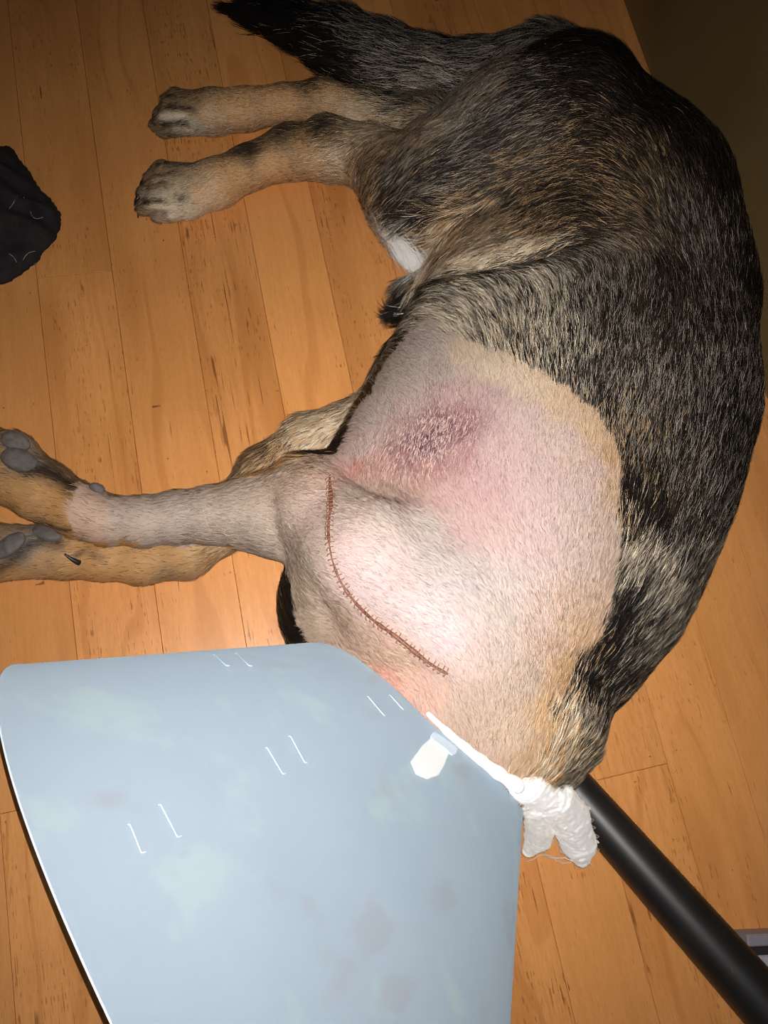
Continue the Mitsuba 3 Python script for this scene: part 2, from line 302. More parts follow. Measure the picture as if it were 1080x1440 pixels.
# coat: what grows where, as shares of hair kinds at spots on the dog's upper side (seen spot, shares)
KINDS = dict(K=(27, 24, 22), B=(72, 60, 49), G=(160, 149, 135), T=(188, 152, 110), O=(208, 154, 94), C=(226, 207, 178), W=(240, 236, 230))
KN = list(KINDS); KC = np.array([lin(*KINDS[k]) for k in KN])
COAT = '''330 18 K;400 30 K;460 50 K;480 95 K;440 90 K;500 110 K6B4;520 45 K6G4;500 20 K8G2;540 90 K6G4;560 55 K5G5;580 70 K5G4C1;600 110 G5K4C1;640 100 G5K4C1;610 60 K6G4;650 80 K6G4;690 75 K5G5;610 140 G4T3K3
740 60 K4G5C1;800 55 K8B2;860 70 K9B1;700 110 G5T2K2C1;650 150 G5C3K2;600 180 T4G4K2;760 110 K5B3G2;820 120 K6B4;900 130 K8B2;950 180 K9B1;720 160 B5K3G2;780 180 B4K3G2T1;850 190 B5K4T1;680 200 B4K4G2;640 230 K5B3G2;560 230 B4G4K2;520 240 T4B3K3;530 205 T5B3C2;600 270 K5B3G2;560 285 K6B4;720 240 B5T2K3;800 240 T3B4K3;860 230 B4T3K3;920 230 B5T2K3;980 220 K7B3;1010 250 K8B2;880 290 T3B5K2;820 290 K5B4T1;760 300 B5T3K2;700 305 T5B3G2;640 312 T6B2C2;590 305 K6B4;540 320 T5K3C2;556 345 W5C3T2;573 365 W7C3;610 345 C4T4B2;660 345 T5C3B2;600 378 C7T3;680 360 C6T3B1;740 345 C4T4B2;790 330 T3B5K2;840 315 B6T2K2;620 396 K8G2;700 378 K8B2;760 360 K7B3;830 335 K6B4;510 285 K5T5
570 400 K;560 430 K;550 460 K;590 412 K8G2;600 440 G5C3K2;640 412 G5C3K2;640 450 C6G3K1;700 420 G4C3K3;700 470 K4G3T1C2;760 400 G4C3K3;760 460 K4G3C3;820 380 G5B3K2;820 440 K4B3G3;880 350 G4B4T2;900 400 B4K4G2;880 470 B4K4G2;940 400 K5B5;950 480 K5B4G1;1000 350 G3B4K3;1030 430 G3K5B2;960 300 G3B5K2;1030 320 K6B3G1;1058 400 K8B2;1050 520 K7G3;1000 520 G4K4B2;800 510 K5G3C2;860 540 K4G3B3;920 560 G4K4B2;980 600 G3K5B2;1030 600 K8G2;880 600 K5G3T2;900 650 K5T2G3;950 680 K4B3G3;1000 690 K7G3;890 700 K7B2T1;900 730 K8B2;940 740 K5B4G1;880 740 K5T3C2;960 800 K6G4;900 780 G4C3K3;880 800 C4G4K2;930 820 G4C3K3;920 860 G4K4C2;880 850 K7G3;860 890 K8G2;870 930 K8G2;840 920 K6T4;830 960 K8G2;855 985 K7G3;820 980 K6T4;815 1010 C5G4K1;840 1030 K6G3C1;800 1030 O3C7;815 1060 C4K4T2;790 1065 O4C5K1;760 1080 T5C5;800 1090 K7C3
480 215 T4C5G1;450 222 O4T2C4;430 200 T5O3B2;455 180 B7K3;470 195 B5T5;380 230 O8C2;330 245 O8C2;280 270 O6C4;250 262 C5T4B1;209 262 K6T4;220 259 K6T4;231 256 T7C3;204 284 K6T4;216 282 K6T4;229 281 K2C8;202 303 K6T4;217 301 K6T4;233 300 K2C8;232 314 K6T4;247 311 C8T2;254 279 K5C5;209 272 C8G2;222 271 C8G2;214 293 C8G2;231 291 C9T1;247 289 C8T2;220 240 K4T6;202 255 K6T4;234 231 K4T6;237 245 T5G5;222 308 C6G4;352 210 K5B5;400 186 K4B4T2;500 150 T5C5;520 180 C6T4;470 130 O7C3;400 145 O8C2;330 150 O8C2;290 160 O6C4;241 149 K6T4;255 151 K6T4;269 153 K4T6;219 177 K6T4;236 176 K6T4;256 174 K5C5;230 188 K6T4;248 189 K6T4;264 189 K4C6;233 162 C8G2;252 162 C8T2;252 183 C8T2;275 182 B4C6;258 130 B5T5;272 141 T7B3;240 136 K4T6;226 150 K5T5;440 115 K5T5
110 715 O6T2B2;80 700 O7B2;50 690 O6T2B2;20 690 O7T3;20 710 O6B3;72 662 K8T2;100 682 K8T2;130 690 K6T4;42 655 K5G5;-40 650 T5K5
250 780 O5T2B3;200 792 O6T1B3;150 790 O6T1B3;100 790 O6T1B3;60 790 O5C1B3K1;20 805 O5T4K1;20 780 K5G5;40 762 G6K4;290 782 T5K3O2;240 808 T5K4;130 775 K4O6;305 772 C4T6;-40 780 T5K5
345 660 T5B5;380 632 T6B3K1;430 600 T5C3B2;470 578 C5T3K2;400 648 O6T4;450 610 C6T4;490 585 K7T3;480 610 K;462 632 K
405 810 K;412 850 K;430 890 K;470 900 K;505 595 K;540 535 K;562 485 K6G4;450 1150 G4K4T2;300 1300 T5K5;600 1200 K6T4'''
cp, cw = [], []
for tok in COAT.replace('\n', ';').split(';'):
    x, y, mixs = tok.split(); w = np.zeros(len(KN)); k = 0
    while k < len(mixs):
        v = 10 if k + 1 >= len(mixs) or not mixs[k + 1].isdigit() else int(mixs[k + 1]); w[KN.index(mixs[k])] += v; k += 1 + (k + 1 < len(mixs) and mixs[k + 1].isdigit())
    cp.append(on_dog(float(x), float(y))); cw.append(w / w.sum())
cp, cw = np.array(cp), np.array(cw)
def spread(q, pts, val, power=3.0, k=7):
    t = cKDTree(pts); d, i = t.query(q, k=min(k, len(pts))); w = 1 / (d + 0.003) ** power
    return (w[..., None] * val[i]).sum(1) / w.sum(1)[:, None]
# clipped skin: its outline and its tints
SHAVED = [(105,680),(160,698),(250,690),(350,670),(420,642),(455,638),(478,640),(497,592),(528,538),(557,487),(578,462),(612,446),(650,480),(688,497),(746,516),(775,540),(813,564),(842,588),(861,618),(876,652),(871,690),(864,724),(872,748),(868,777),(861,820),(854,859),(842,902),(818,931),(796,970),(777,998),(770,1040),(766,1060),(735,1092),(640,1120),(540,1040),(470,950),(432,896),(416,860),(402,806),(385,783),(310,766),(200,769),(112,758),(97,720)]
SKIN = '''130 730 C8AC96;170 725 B4A598;250 720 B8AA9C;330 715 C2B2A2;250 755 AFA498;350 755 B4A89A;330 690 C4B29E;400 680 C8B29C;430 655 C4AC94;445 645 B89E86;400 720 CDBAAA;440 720 D4BCB0;440 770 CDBBAA;420 790 BDB09E;430 830 B8A892;440 870 C0AE9A;480 880 C0A68E;520 920 C4A890;545 955 D49C8A;600 985 C8A492;560 930 C4A88E;500 690 CEBCAA;500 730 D4C0B4;540 730 D2C6BA;600 740 D2C8BE;500 790 DEC6C2;520 830 DEC8C6;580 860 DCC6C4;630 900 DCC6C6;660 940 D6BEB4;600 790 D2C8C4;640 800 D4CAC6;660 830 CEC5C1;700 810 D4C8C2;620 840 D4C8C6;560 800 DAC6C2;700 860 D0C4BA;760 880 D8C2B6;700 920 C8B8AC;680 980 BEAA98;740 960 C4B09E;720 1040 C8B29A;780 900 DCC0A8;770 1010 D6B286;650 1010 BAA692;690 1070 C6AE9A;740 1075 C8AA88
560 520 BEB2A6;600 490 C2B6AC;620 520 C0B2AA;650 500 DCC8AE;700 525 E6D4B8;745 540 EAD6B8;790 570 E8CDAA;830 610 E6C8A2;856 650 E2BE92;862 700 D8BC9C;850 740 D2BEAE;850 800 D6C2B0;840 850 D8BEA6;815 900 DCBC98;790 950 DAB68A;530 580 C6B6AE;520 620 CEB8AE;500 640 D6C4BC;580 570 C8B2AC;640 560 CCAEAA;690 560 CCAEAC;740 590 DCC4BE;800 620 E0CCC2;840 660 DCC6BC;700 640 D8BCB8;760 680 D8C0BC;820 700 D4C0B8;680 690 D4B2AE;620 700 CEACA4;660 740 D8B8B2;700 760 DABEB8;760 760 D8C2BC;820 780 D6C2B8;540 660 C4988C;500 655 C88E80;580 680 BC9488;570 640 AC7E7A;600 620 603844;580 635 74464E;620 605 804E58;640 590 A8787C;640 640 BC9290;600 600 A87C7C;560 610 BC9C96;600 655 B88A84;588 628 64384A;612 612 6A3E4C;628 600 7E5460;600 634 704656;570 690 A88E80;550 690 B09484'''
sp, sc_ = [], []
for tok in SKIN.replace('\n', ';').split(';'):
    x, y, hx = tok.split(); sp.append(on_dog(float(x), float(y))); sc_.append(lin(*[int(hx[i:i + 2], 16) for i in (0, 2, 4)]) * np.array([0.75, 0.70, 0.675]) * (1.14 if float(x) < 460 else 1.0))
sp, sc_ = np.array(sp), np.array(sc_)
from shapely import Polygon, contains_xy, prepare, points, distance
shaved_poly = Polygon([on_dog(*p, miss=0.07)[:2] for p in SHAVED]).buffer(0); prepare(shaved_poly)
def shave(q, rag=0.007):
    "1 where the coat is clipped"
    j = (meshkit.fbm(np.c_[q[:, 0] * 110, q[:, 1] * 110, q[:, 0] * 0], 3, 5) - 0.5) * rag * 2
    j2 = (meshkit.fbm(np.c_[q[:, 0] * 110 + 50, q[:, 1] * 110, q[:, 0] * 0], 3, 6) - 0.5) * rag * 2
    x, y = q[:, 0] + j, q[:, 1] + j2
    low = np.where((x < 0.10), q[:, 2] < 0.0505, q[:, 2] < 0.036)
    return contains_xy(shaved_poly, x, y) & ~low
STREAKS = [('W',15,.9,[(548,336),(566,355),(585,378)]),('K',9,.85,[(40,660),(75,668),(112,686),(160,699)]),('K',10,.7,[(0,800),(20,785),(45,765),(85,765)]),('K',12,1,[(480,630),(506,596),(540,540),(563,488),(560,440)]),('K',16,.9,[(402,800),(412,850),(430,893),(465,902)]),('K',24,.75,[(886,850),(858,915),(832,975)]),('K',20,.6,[(882,690),(905,730),(935,745)]),('K',26,.5,[(800,58),(880,90),(950,168)]),
    ('K',4,.9,[(208,263),(233,255)]),('K',4.5,.95,[(203,284),(231,281)]),('K',4.5,.95,[(200,303),(234,299)]),('K',3.5,.9,[(229,315),(250,311)]),('K',3,.7,[(252,280),(264,277)]),
    ('K',4.5,.8,[(197,296),(203,252),(222,233),(236,229)]),('C',4,.9,[(208,273),(252,268)]),('C',4,.9,[(214,293),(246,290)]),('C',3,.8,[(225,306),(252,303)]),('B',4,.6,[(225,247),(246,241)]),
    ('K',4,.85,[(236,149),(270,153)]),('K',5,.95,[(214,177),(262,173)]),('K',4,.9,[(224,189),(266,190)]),('K',3,.6,[(276,183),(288,181)]),('K',4,.8,[(216,174),(225,150),(240,134),(270,123)]),('C',5,.9,[(226,163),(262,162)]),('C',3,.8,[(242,183),(272,183)]),
    ('K',5,.8,[(40,737),(100,746)]),('K',4,.8,[(106,782),(128,768)]),('B',6,.5,[(130,776),(142,786)]),('B',6,.65,[(240,233),(330,216),(400,184),(440,168)]),
    ('K',7,.75,[(508,290),(600,304),(700,293),(770,280)]),('C',10,.7,[(604,380),(680,360),(760,343),(805,328)]),('K',8,.9,[(608,398),(700,381),(800,348),(872,318)])]
STREAKS = [(KN.index(k), wd * 0.00062, s, smooth_path([on_dog(*p) for p in pts], 40)) for k, wd, s, pts in STREAKS]
def coat_mix(q):
    w = spread(q, cp, cw)
    for k, wd, s, path in STREAKS:
        g = s * np.exp(-(cKDTree(path).query(q)[0] / wd) ** 2)[:, None]; w = w * (1 - g); w[:, k] += g[:, 0]
    return w
def skin_tint(q): return spread(q, sp, sc_, 3.0, 6)
# which way the hair lies (seen spot, seen direction)
FLOW = [(900,900,.4,-1),(840,1000,.45,-1),(900,800,.35,-1),(880,700,.05,-1),(960,700,.15,-1),(1000,550,0,-1),(1040,400,-.1,-1),(850,520,.15,-1),(760,460,-.1,-1),(700,440,-.5,-1),(640,430,-.9,-.7),(590,430,-1,-.2),(900,420,.05,-1),(980,300,-.3,-1),(930,220,-.8,-1),(865,300,-.7,-.2),(900,130,-1,-.4),(820,70,-1,.2),(740,80,-1,.35),(800,180,-1,.3),(700,220,-1,.3),(620,250,-1,.2),(540,240,-1,.3),(650,140,-1,.5),(600,110,-1,-.1),(700,110,-1,.3),(680,300,-1,.4),(780,310,-.8,.6),(700,350,-1,.25),(600,360,-.8,.6),(500,60,-1,-.4),(400,30,-1,-.35),(560,80,-1,-.3),(400,230,-1,.1),(300,260,-1,.2),(400,145,-1,.05),(280,160,-1,.05),(250,725,-1,0),(400,710,-1,-.1),(100,700,-1,-.4),(200,790,-1,0),(60,780,-1,0),(400,630,-.8,.8),(450,600,-.8,.5),(480,610,-.8,-.2),
        (600,620,.35,-1),(680,560,.1,-1),(760,600,.1,-1),(540,640,.6,-1),(540,560,-.5,-1),(700,700,-.2,-1),(600,740,-1,-.8),(640,820,-.9,-.7),(560,860,-.9,-.6),(740,820,-.3,-1),(720,960,-.1,-1),(800,760,0,-1),(500,900,-.9,-.5),(470,760,-.9,-.2),(410,850,-.8,-.6),(440,895,-.9,.2),(750,1060,.2,-1),(540,540,-.8,-.7),(500,600,-.8,-.4)]
fp = np.array([on_dog(a, b) for a, b, _, _ in FLOW]); fd = []
for (a, b, u, v), o in zip(FLOW, fp):
    L = math.hypot(u, v); e = P(a + 8 * u / L, b + 8 * v / L, o[2]) - o; fd.append(e / np.linalg.norm(e))
fd = np.array(fd)
is_shaved = shave(BV)
cm = coat_mix(BV)



tri = BV[BF]; fn = np.cross(tri[:, 1] - tri[:, 0], tri[:, 2] - tri[:, 0]); area = np.linalg.norm(fn, axis=1) / 2
cen = tri.mean(1); nz = fn[:, 2] / (2 * area + 1e-20)
in_cone = (cen[:, :2] - NECK[:2]) @ AX[:2] > 0.045
KEEP = np.where(in_cone, 0.25, 1.0) * np.where(nz < -0.45, 0.15, 1.0)
def roots(n, weight):
    f = rng.choice(len(BF), n, p=weight / weight.sum()); a, b = rng.random(n), rng.random(n); s = np.sqrt(a)
    w = np.stack([1 - s, s * (1 - b), s * b], 1)
    q = (tri[f] * w[..., None]).sum(1); m = (BN[BF[f]] * w[..., None]).sum(1)
    return q, m / np.linalg.norm(m, axis=1)[:, None]
def comb(q, nrm, jit=0.17, sway=0.32):
    d = spread(q, fp, fd, 2.5, 5)
    sw = (meshkit.fbm(q * 70, 2, 11) - 0.5) * 2 * sway + rng.normal(0, jit, len(q))
    d -= nrm * (d * nrm).sum(1)[:, None]; d /= np.linalg.norm(d, axis=1)[:, None] + 1e-9
    return d * np.cos(sw)[:, None] + np.cross(nrm, d) * np.sin(sw)[:, None]
def hairs(q, nrm, d, length, width, col_root, col_tip, lift=0.35):
    "every hair a narrow ribbon of three pieces that lies along the coat"
    n = len(q); side = np.cross(nrm, d) + nrm * rng.normal(0, 0.35, (n, 1)); side /= np.linalg.norm(side, axis=1)[:, None]
    L, w = length[:, None], np.broadcast_to(width, n)[:, None]; lf = lift * (0.6 + 0.8 * rng.random((n, 1)))
    p0 = q - nrm * np.clip((L - 0.008) * 0.1, -0.0002, 0.0006); p1 = p0 + L * 0.38 * (d + nrm * lf); p2 = p1 + L * 0.34 * (d + nrm * lf * 0.35); p3 = p2 + L * 0.30 * (d - nrm * lf * 0.25)
    V = np.stack([p0 - side * w / 2, p0 + side * w / 2, p1 - side * w / 2, p1 + side * w / 2, p2 - side * w * 0.38, p2 + side * w * 0.38, p3], 1)
    V[..., 2] = np.maximum(V[..., 2], 0.0008)
    nn = nrm + 0.45 * side * rng.normal(0, 1, (n, 1)) + d * 0.12; nn /= np.linalg.norm(nn, axis=1)[:, None]
    N = np.repeat(nn[:, None], 7, 1)
    mid = 0.55 * col_root + 0.45 * col_tip
    K = np.stack([col_root, col_root, mid, mid, col_tip, col_tip, col_tip], 1)
    f = np.array([[0, 1, 3], [0, 3, 2], [2, 3, 5], [2, 5, 4], [4, 5, 6]]); Fc = (f[None] + 7 * np.arange(n)[:, None, None]).reshape(-1, 3)
    return V.reshape(-1, 3), Fc, N.reshape(-1, 3), np.clip(K, 0, 1).reshape(-1, 3)
LEN = [(900,650,.017),(800,500,.016),(700,200,.020),(850,150,.018),(620,100,.026),(480,60,.030),(350,25,.024),(620,420,.018),(560,440,.022),(570,360,.022),(400,230,.0045),(300,255,.0045),(250,270,.0045),(340,150,.0045),(400,145,.0045),(460,140,.006),(500,230,.012),(215,280,.0045),(240,165,.0045),(460,185,.009),(60,780,.005),(150,790,.005),(250,790,.006),(80,690,.006),(0,660,.008),(400,640,.013),(470,580,.016),(410,850,.014),(440,895,.014),(830,960,.014),(800,1050,.012),(540,540,.012),(680,340,.018),(1040,400,.014)]
lp = np.array([on_dog(a, b) for a, b, _ in LEN]); lv = np.array([[c] for _, _, c in LEN])
blen = spread(BV, lp, lv, 2.5, 4)
base = np.where(is_shaved[:, None], skin_tint(BV), (cm @ KC) * (np.interp(blen, [.005, .012], [.95, .45]) + .35 * cm[:, 6:]))
put('dog', (BV, BF), 'm_skin', color=base, normals=BN, label='black and tan dog lying on its side with a clipped pink flank and foreleg', category='dog')
# long coat
shv = is_shaved[BF].mean(1)
NH = 260000
q, nrm = roots(NH, area * KEEP * (shv < 0.99))
ok = ~shave(q); q, nrm = q[ok], nrm[ok]; n = len(q)
d = comb(q, nrm)
w = coat_mix(q + rng.normal(0, 1, (n, 3)) * np.interp(spread(q, lp, lv, 2.5, 4), [.005, .012], [.0006, .005]))
streak = meshkit.fbm(np.c_[q[:, 0] * 190, q[:, 1] * 190, q[:, 2] * 190], 3, 21) - 0.5
dark = np.array([-1, -.6, .3, .3, .4, .9, .8]) * 3.2
w = w * np.exp(dark[None] * streak[:, None] * np.interp(spread(q, lp, lv, 2.5, 4), [.005, .012], [.5, 1])); w /= w.sum(1)[:, None]
kind = (rng.random((n, 1)) > np.cumsum(w, 1)).sum(1).clip(0, 6)
lb = spread(q, lp, lv, 2.5, 4); mean = w @ KC
col = KC[kind] * rng.uniform(0.75, 1.25, (n, 1)); pure = np.interp(lb, [.0048, .012], [.35, 1.0]); col = col * pure + mean * (1 - pure)
length = spread(q, lp, lv, 2.5, 4)[:, 0] * rng.uniform(0.6, 1.2, n)
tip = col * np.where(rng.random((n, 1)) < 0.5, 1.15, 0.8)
tq = np.array([on_dog(*p) for p in np.c_[rng.normal(567, 11, 650), rng.normal(0, 9, 650)] @ np.array([[1, 1.05], [-.5, .5]]) + [0, -238]]) + [0, 0, .003]
tn_ = np.array([-.15, -.35, .92]) + rng.normal(0, .08, tq.shape); tn_ /= np.linalg.norm(tn_, axis=1)[:, None]                # the white belly tuft stands up
td = np.tile(P(590, 386, .05) - P(560, 348, .05), (len(tq), 1)) + rng.normal(0, .006, tq.shape); td -= tn_ * (td * tn_).sum(1)[:, None]; td /= np.linalg.norm(td, axis=1)[:, None]
tw = KC[6] * rng.uniform(.75, 1.0, (len(tq), 1))
q, nrm, d, col, tip, length = (np.concatenate(z) for z in ((q, tq), (nrm, tn_), (d, td), (col, tw), (tip, tw), (length, rng.uniform(.010, .018, len(tq)))))
n = len(q)
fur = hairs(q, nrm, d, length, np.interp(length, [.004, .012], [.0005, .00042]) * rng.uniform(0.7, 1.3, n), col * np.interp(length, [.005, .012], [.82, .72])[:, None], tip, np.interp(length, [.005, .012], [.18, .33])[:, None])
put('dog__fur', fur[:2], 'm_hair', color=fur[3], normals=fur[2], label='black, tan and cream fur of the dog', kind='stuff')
# stubble of the clipped skin; none on the surgical wound
WOUND = [(464,668),(465,690),(466,712),(463,740),(464,765),(469,790),(480,818),(500,846),(527,873),(555,893),(582,915),(606,933),(632,948)]
wound_line = smooth_path([on_dog(*p) for p in WOUND], 150)
q, nrm = roots(100000, area * KEEP * (shv > 0.01))
ok = shave(q, 0.002) & (cKDTree(wound_line).query(q)[0] > .0025); q, nrm = q[ok], nrm[ok]; n = len(q); d = comb(q, nrm, 0.25, 0.4)
t = skin_tint(q); lum = t.mean(1, keepdims=True)
r = rng.random((n, 1)); edge = np.array(distance(points(q[:, :2]), shaved_poly.exterior))[:, None]
b0, b1 = on_dog(585, 632)[:2], on_dog(625, 606)[:2]; bu = (b1 - b0) / np.linalg.norm(b1 - b0); br = q[:, :2] - (b0 + b1) / 2
bd = np.hypot(br @ bu / .036, br @ np.array([-bu[1], bu[0]]) / .024); bruise = (rng.random(n) < np.exp(-bd ** 2))[:, None]
c = np.where(r < 0.45, t * 1.05, np.where(r < 0.75, t * 0.85 + 0.11, t * 0.72))
c = np.where(bruise & (r < 0.5), lin(206, 178, 166), c)
c = np.where((edge < 0.012) & (r < 0.7), t * 1.05, c) * rng.uniform(0.85, 1.12, (n, 1))
stub = hairs(q, nrm, d, rng.uniform(0.0026, 0.0056, n) * np.where(edge[:, 0] < 0.014, 1.7, 1), 0.00042 * rng.uniform(.7, 1.3, n), c * 0.95, c, 0.22)
put('dog__stubble', stub[:2], 'm_hair', color=stub[3], normals=stub[2], label='short pale stubble on the clipped skin', kind='stuff')

def normal_at(p):
    d, i = BT.query(p, k=4); m = BN[i].mean(0); return m / np.linalg.norm(m)
BT = cKDTree(BV)
def blob(center, u, v, n, a, b, h, seed=0):
    "a rounded cushion with half-axes a, b and height h along n"
    s = trimesh.creation.icosphere(3); V = np.asarray(s.vertices)
    V = V * (1 + 0.10 * (meshkit.fbm(V * 2.2, 2, seed) - 0.5))[:, None]
    x, y, z = np.sign(V.T) * np.abs(V.T) ** 0.9
    return trimesh.Trimesh(center + np.outer(x * a, u) + np.outer(y * b, v) + np.outer(z * h, n), s.faces, process=False)
def frame_on(p, toward):
    n = normal_at(p); u = toward - p; u = u - n * (u @ n); u /= np.linalg.norm(u); return u, np.cross(n, u), n
# claws: root and tip as seen, height
for a, b, z in [((206,254),(197,262),.011),((198,275),(189,289),.012),((200,294),(194,306),.010),((238,307),(226,315),.009),((222,240),(212,236),.014),
                ((238,143),(229,139),.010),((224,163),(214,165),.012),((219,178),(211,180),.010),((232,188),(220,190),.008),((250,131),(243,126),.014)]:
    p0, p1 = P(*a, z), P(*b, z - .005); m = (p0 + p1) / 2 + [0, 0, .003]
    put('dog__claw', tube(smooth_path([p0, m, p1], 7), np.linspace(.0034, .0006, 7), 8), 'm_claw', True)
pts = [on_dog(x, y) for x, y in ((112, 792), (101, 787), (92, 780))]
put('dog__claw', tube(smooth_path([pts[0] + [0, 0, .0005], pts[1] + [0, 0, .004], pts[2] + [0, 0, .003]], 8), np.linspace(.0026, .0007, 8), 8), 'm_claw', True, label='dark dewclaw on the lower forepaw')
for a, b, z in [((-38,620),(-52,626),.05),((-64,643),(-80,652),.044),((-72,662),(-88,672),.044),((-56,692),(-72,700),.036),((-44,758),(-58,764),.018),((-60,778),(-76,784),.016),((-58,794),(-74,800),.014),((4,806),(-8,812),.016)]:
    p0, p1 = P(*a, z), P(*b, z - .008); put('dog__claw', tube(smooth_path([p0, (p0 + p1) / 2 + [0, 0, .003], p1], 7), np.linspace(.0036, .0007, 7), 8), 'm_claw', True)
# pads: centre, a spot along the long axis, half-axes in metres
for c, t, a, b, h, lab in [((27,648),(60,660),.015,.010,.006,'large grey palm pad of the upper forepaw'),((22,622),(44,632),.012,.008,.005,'grey toe pad of the upper forepaw'),((136,688),(160,694),0.0065,.004,.004,'small dark wrist pad of the upper foreleg'),
                           ((68,750),(95,760),.014,.009,.005,'grey palm pad of the lower forepaw'),((14,768),(40,752),.015,.008,.005,'grey toe pad of the lower forepaw'),((-40,640),(-20,640),.010,.007,.004,None),((-30,762),(-10,762),.010,.007,.004,None)]:
    p = on_dog(*c); u, v, n = frame_on(p, on_dog(*t)); put('dog__paw_pad', blob(p + n * .0012, u, v, n, a, b, h, 3), 'm_pad', True, **({'label': lab} if lab else {}))
# nose and eyes, inside the cone
nose = NECK + AX * .279; put('dog__nose', blob(np.array([nose[0], nose[1], .084]), np.array([.51, -.86, 0]), np.array([0, 0, 1.]), -AX, .015, .012, .010, 5), 'm_claw', True, label='black nose of the dog inside the cone')
for sd in (-1, 1):
    e = NECK + AX * .155 + np.array([.51, -.86, 0]) * .030 * sd; e[2] = .128; k = BT.query(e)[1]
    put('dog__eye', trimesh.Trimesh(BV[k] + BN[k] * .001 + trimesh.creation.icosphere(2).vertices * .0075, trimesh.creation.icosphere(2).faces, process=False), 'm_eye', True)
# surgical wound: a scabbed line with stitches across it
line = wound_line
nl = np.array([normal_at(p) for p in line])
from scipy.ndimage import gaussian_filter1d
nl = gaussian_filter1d(nl, 4, axis=0); line = gaussian_filter1d(line, 2, axis=0, mode='nearest')
s = np.linspace(0, 1, 150)
rad = 0.0006 + 0.0009 * meshkit.noise(np.c_[s * 34, s * 0, s * 0], 3) + 0.0006 * (np.exp(-((s - .12) / .09) ** 2) + np.exp(-((s - .82) / .1) ** 2)) - 0.0004 * np.exp(-((s - .36) / .08) ** 2)
put('dog__surgical_wound', tube(line + nl * 0.0009, rad, 8), 'm_scab', True, label='long stitched surgical wound curving down the upper foreleg')
tn = np.gradient(line, axis=0); tn /= np.linalg.norm(tn, axis=1)[:, None]
srng = np.random.default_rng(5)
for i in range(3, 148, 3):
    sd = np.cross(nl[i], tn[i]); sd /= np.linalg.norm(sd); sd = sd + tn[i] * srng.normal(0, .25); w = srng.uniform(.0025, .0040)
    c = line[i]; pts = [c - sd * w - nl[i] * .0004, c - sd * w * .8 + nl[i] * .0018, c + nl[i] * (.0026 + srng.uniform(0, .0008)), c + sd * w * .8 + nl[i] * .0018, c + sd * w - nl[i] * .0004]
    put('dog__surgical_wound__stitch', tube(smooth_path(pts, 7), .00040, 5), 'm_thread', True)

# ---------------------------------------------------------------- recovery cone of translucent plastic round the dog's neck
def ellipse(c, th, ph, a, b, m=240):
    t = np.linspace(0, 2 * np.pi, m + 1)[:-1]; n = np.array([math.cos(ph) * math.cos(th), math.cos(ph) * math.sin(th), math.sin(ph)])
    u = np.cross([0, 0, 1.0], n); u /= np.linalg.norm(u); v = np.cross(n, u)
    f = lambda x: np.sign(x) * np.abs(x) ** (2 / 2.6)                # the thin sheet flattens a little under its own weight
    return np.asarray(c) + a * f(np.cos(t))[:, None] * u + b * f(np.sin(t))[:, None] * v
small = ellipse((.1309, .0098, .089), -2.4619, -.1218, .0933, .0796); wide = ellipse((-.0407, -.1301, .2006), -2.775, -.0194, .2302, .1996)
ROWS = np.linspace(0, 1, 40); CV = np.stack([small * (1 - r) + wide * r for r in ROWS])      # rows x 240 x 3
CV[..., 2] = np.maximum(CV[..., 2], 0.0012)
nr, nc = CV.shape[:2]
cf = np.array([[i * nc + j, i * nc + (j + 1) % nc, (i + 1) * nc + (j + 1) % nc, (i + 1) * nc + j] for i in range(nr - 1) for j in range(nc)])
cm_ = trimesh.Trimesh(CV.reshape(-1, 3), np.vstack([cf[:, [0, 1, 2]], cf[:, [0, 2, 3]]]), process=False)
put('recovery_cone', cm_, 'm_cone', True, label='translucent bluish white plastic recovery cone around the head of the dog', category='recovery cone')
CT = np.asarray(cm_.triangles)
def on_cone(px, py):
    "(point, outward normal) where the cone shows at that spot"
    d = R @ np.array([px - 540, py - 720, F]); e1, e2 = CT[:, 1] - CT[:, 0], CT[:, 2] - CT[:, 0]; h = np.cross(d, e2); a = (e1 * h).sum(1)
    a = np.where(np.abs(a) < 1e-14, 1e-14, a); f = 1 / a; s = C - CT[:, 0]; u = f * (s * h).sum(1); qq = np.cross(s, e1); v = f * (qq @ d); t = f * (e2 * qq).sum(1)
    k = np.nonzero((u >= -1e-6) & (v >= -1e-6) & (u + v <= 1 + 1e-6) & (t > 0))[0]; k = k[np.argmin(t[k])]
    n = np.cross(e1[k], e2[k]); n /= np.linalg.norm(n); n = n if n @ d < 0 else -n
    return C + d * t[k], n
rim = CV[-1]; put('recovery_cone__rim', tube(np.vstack([rim, rim[:2]]), .00045, 8, False), 'm_slot', True)
for a, b in [((375,1052),(397,1089)),((408,1036),(428,1073)),((182,1160),(198,1200)),((225,1132),(249,1178)),((517,980),(540,1007)),((548,978),(566,998)),((302,922),(318,937)),((333,920),(350,937))]:
    pp = [on_cone(a[0] + (b[0] - a[0]) * k, a[1] + (b[1] - a[1]) * k) for k in np.linspace(0, 1, 6)]
    path = [p + n * .0004 for p, n in pp]; e = (path[-1] - path[-2]); e = np.cross(e / np.linalg.norm(e), pp[-1][1])
    put('recovery_cone__slot', tube(np.array([path[0] + e * .0012] + path + [path[-1] - e * .0022]), .00034, 6), 'm_slot', True)
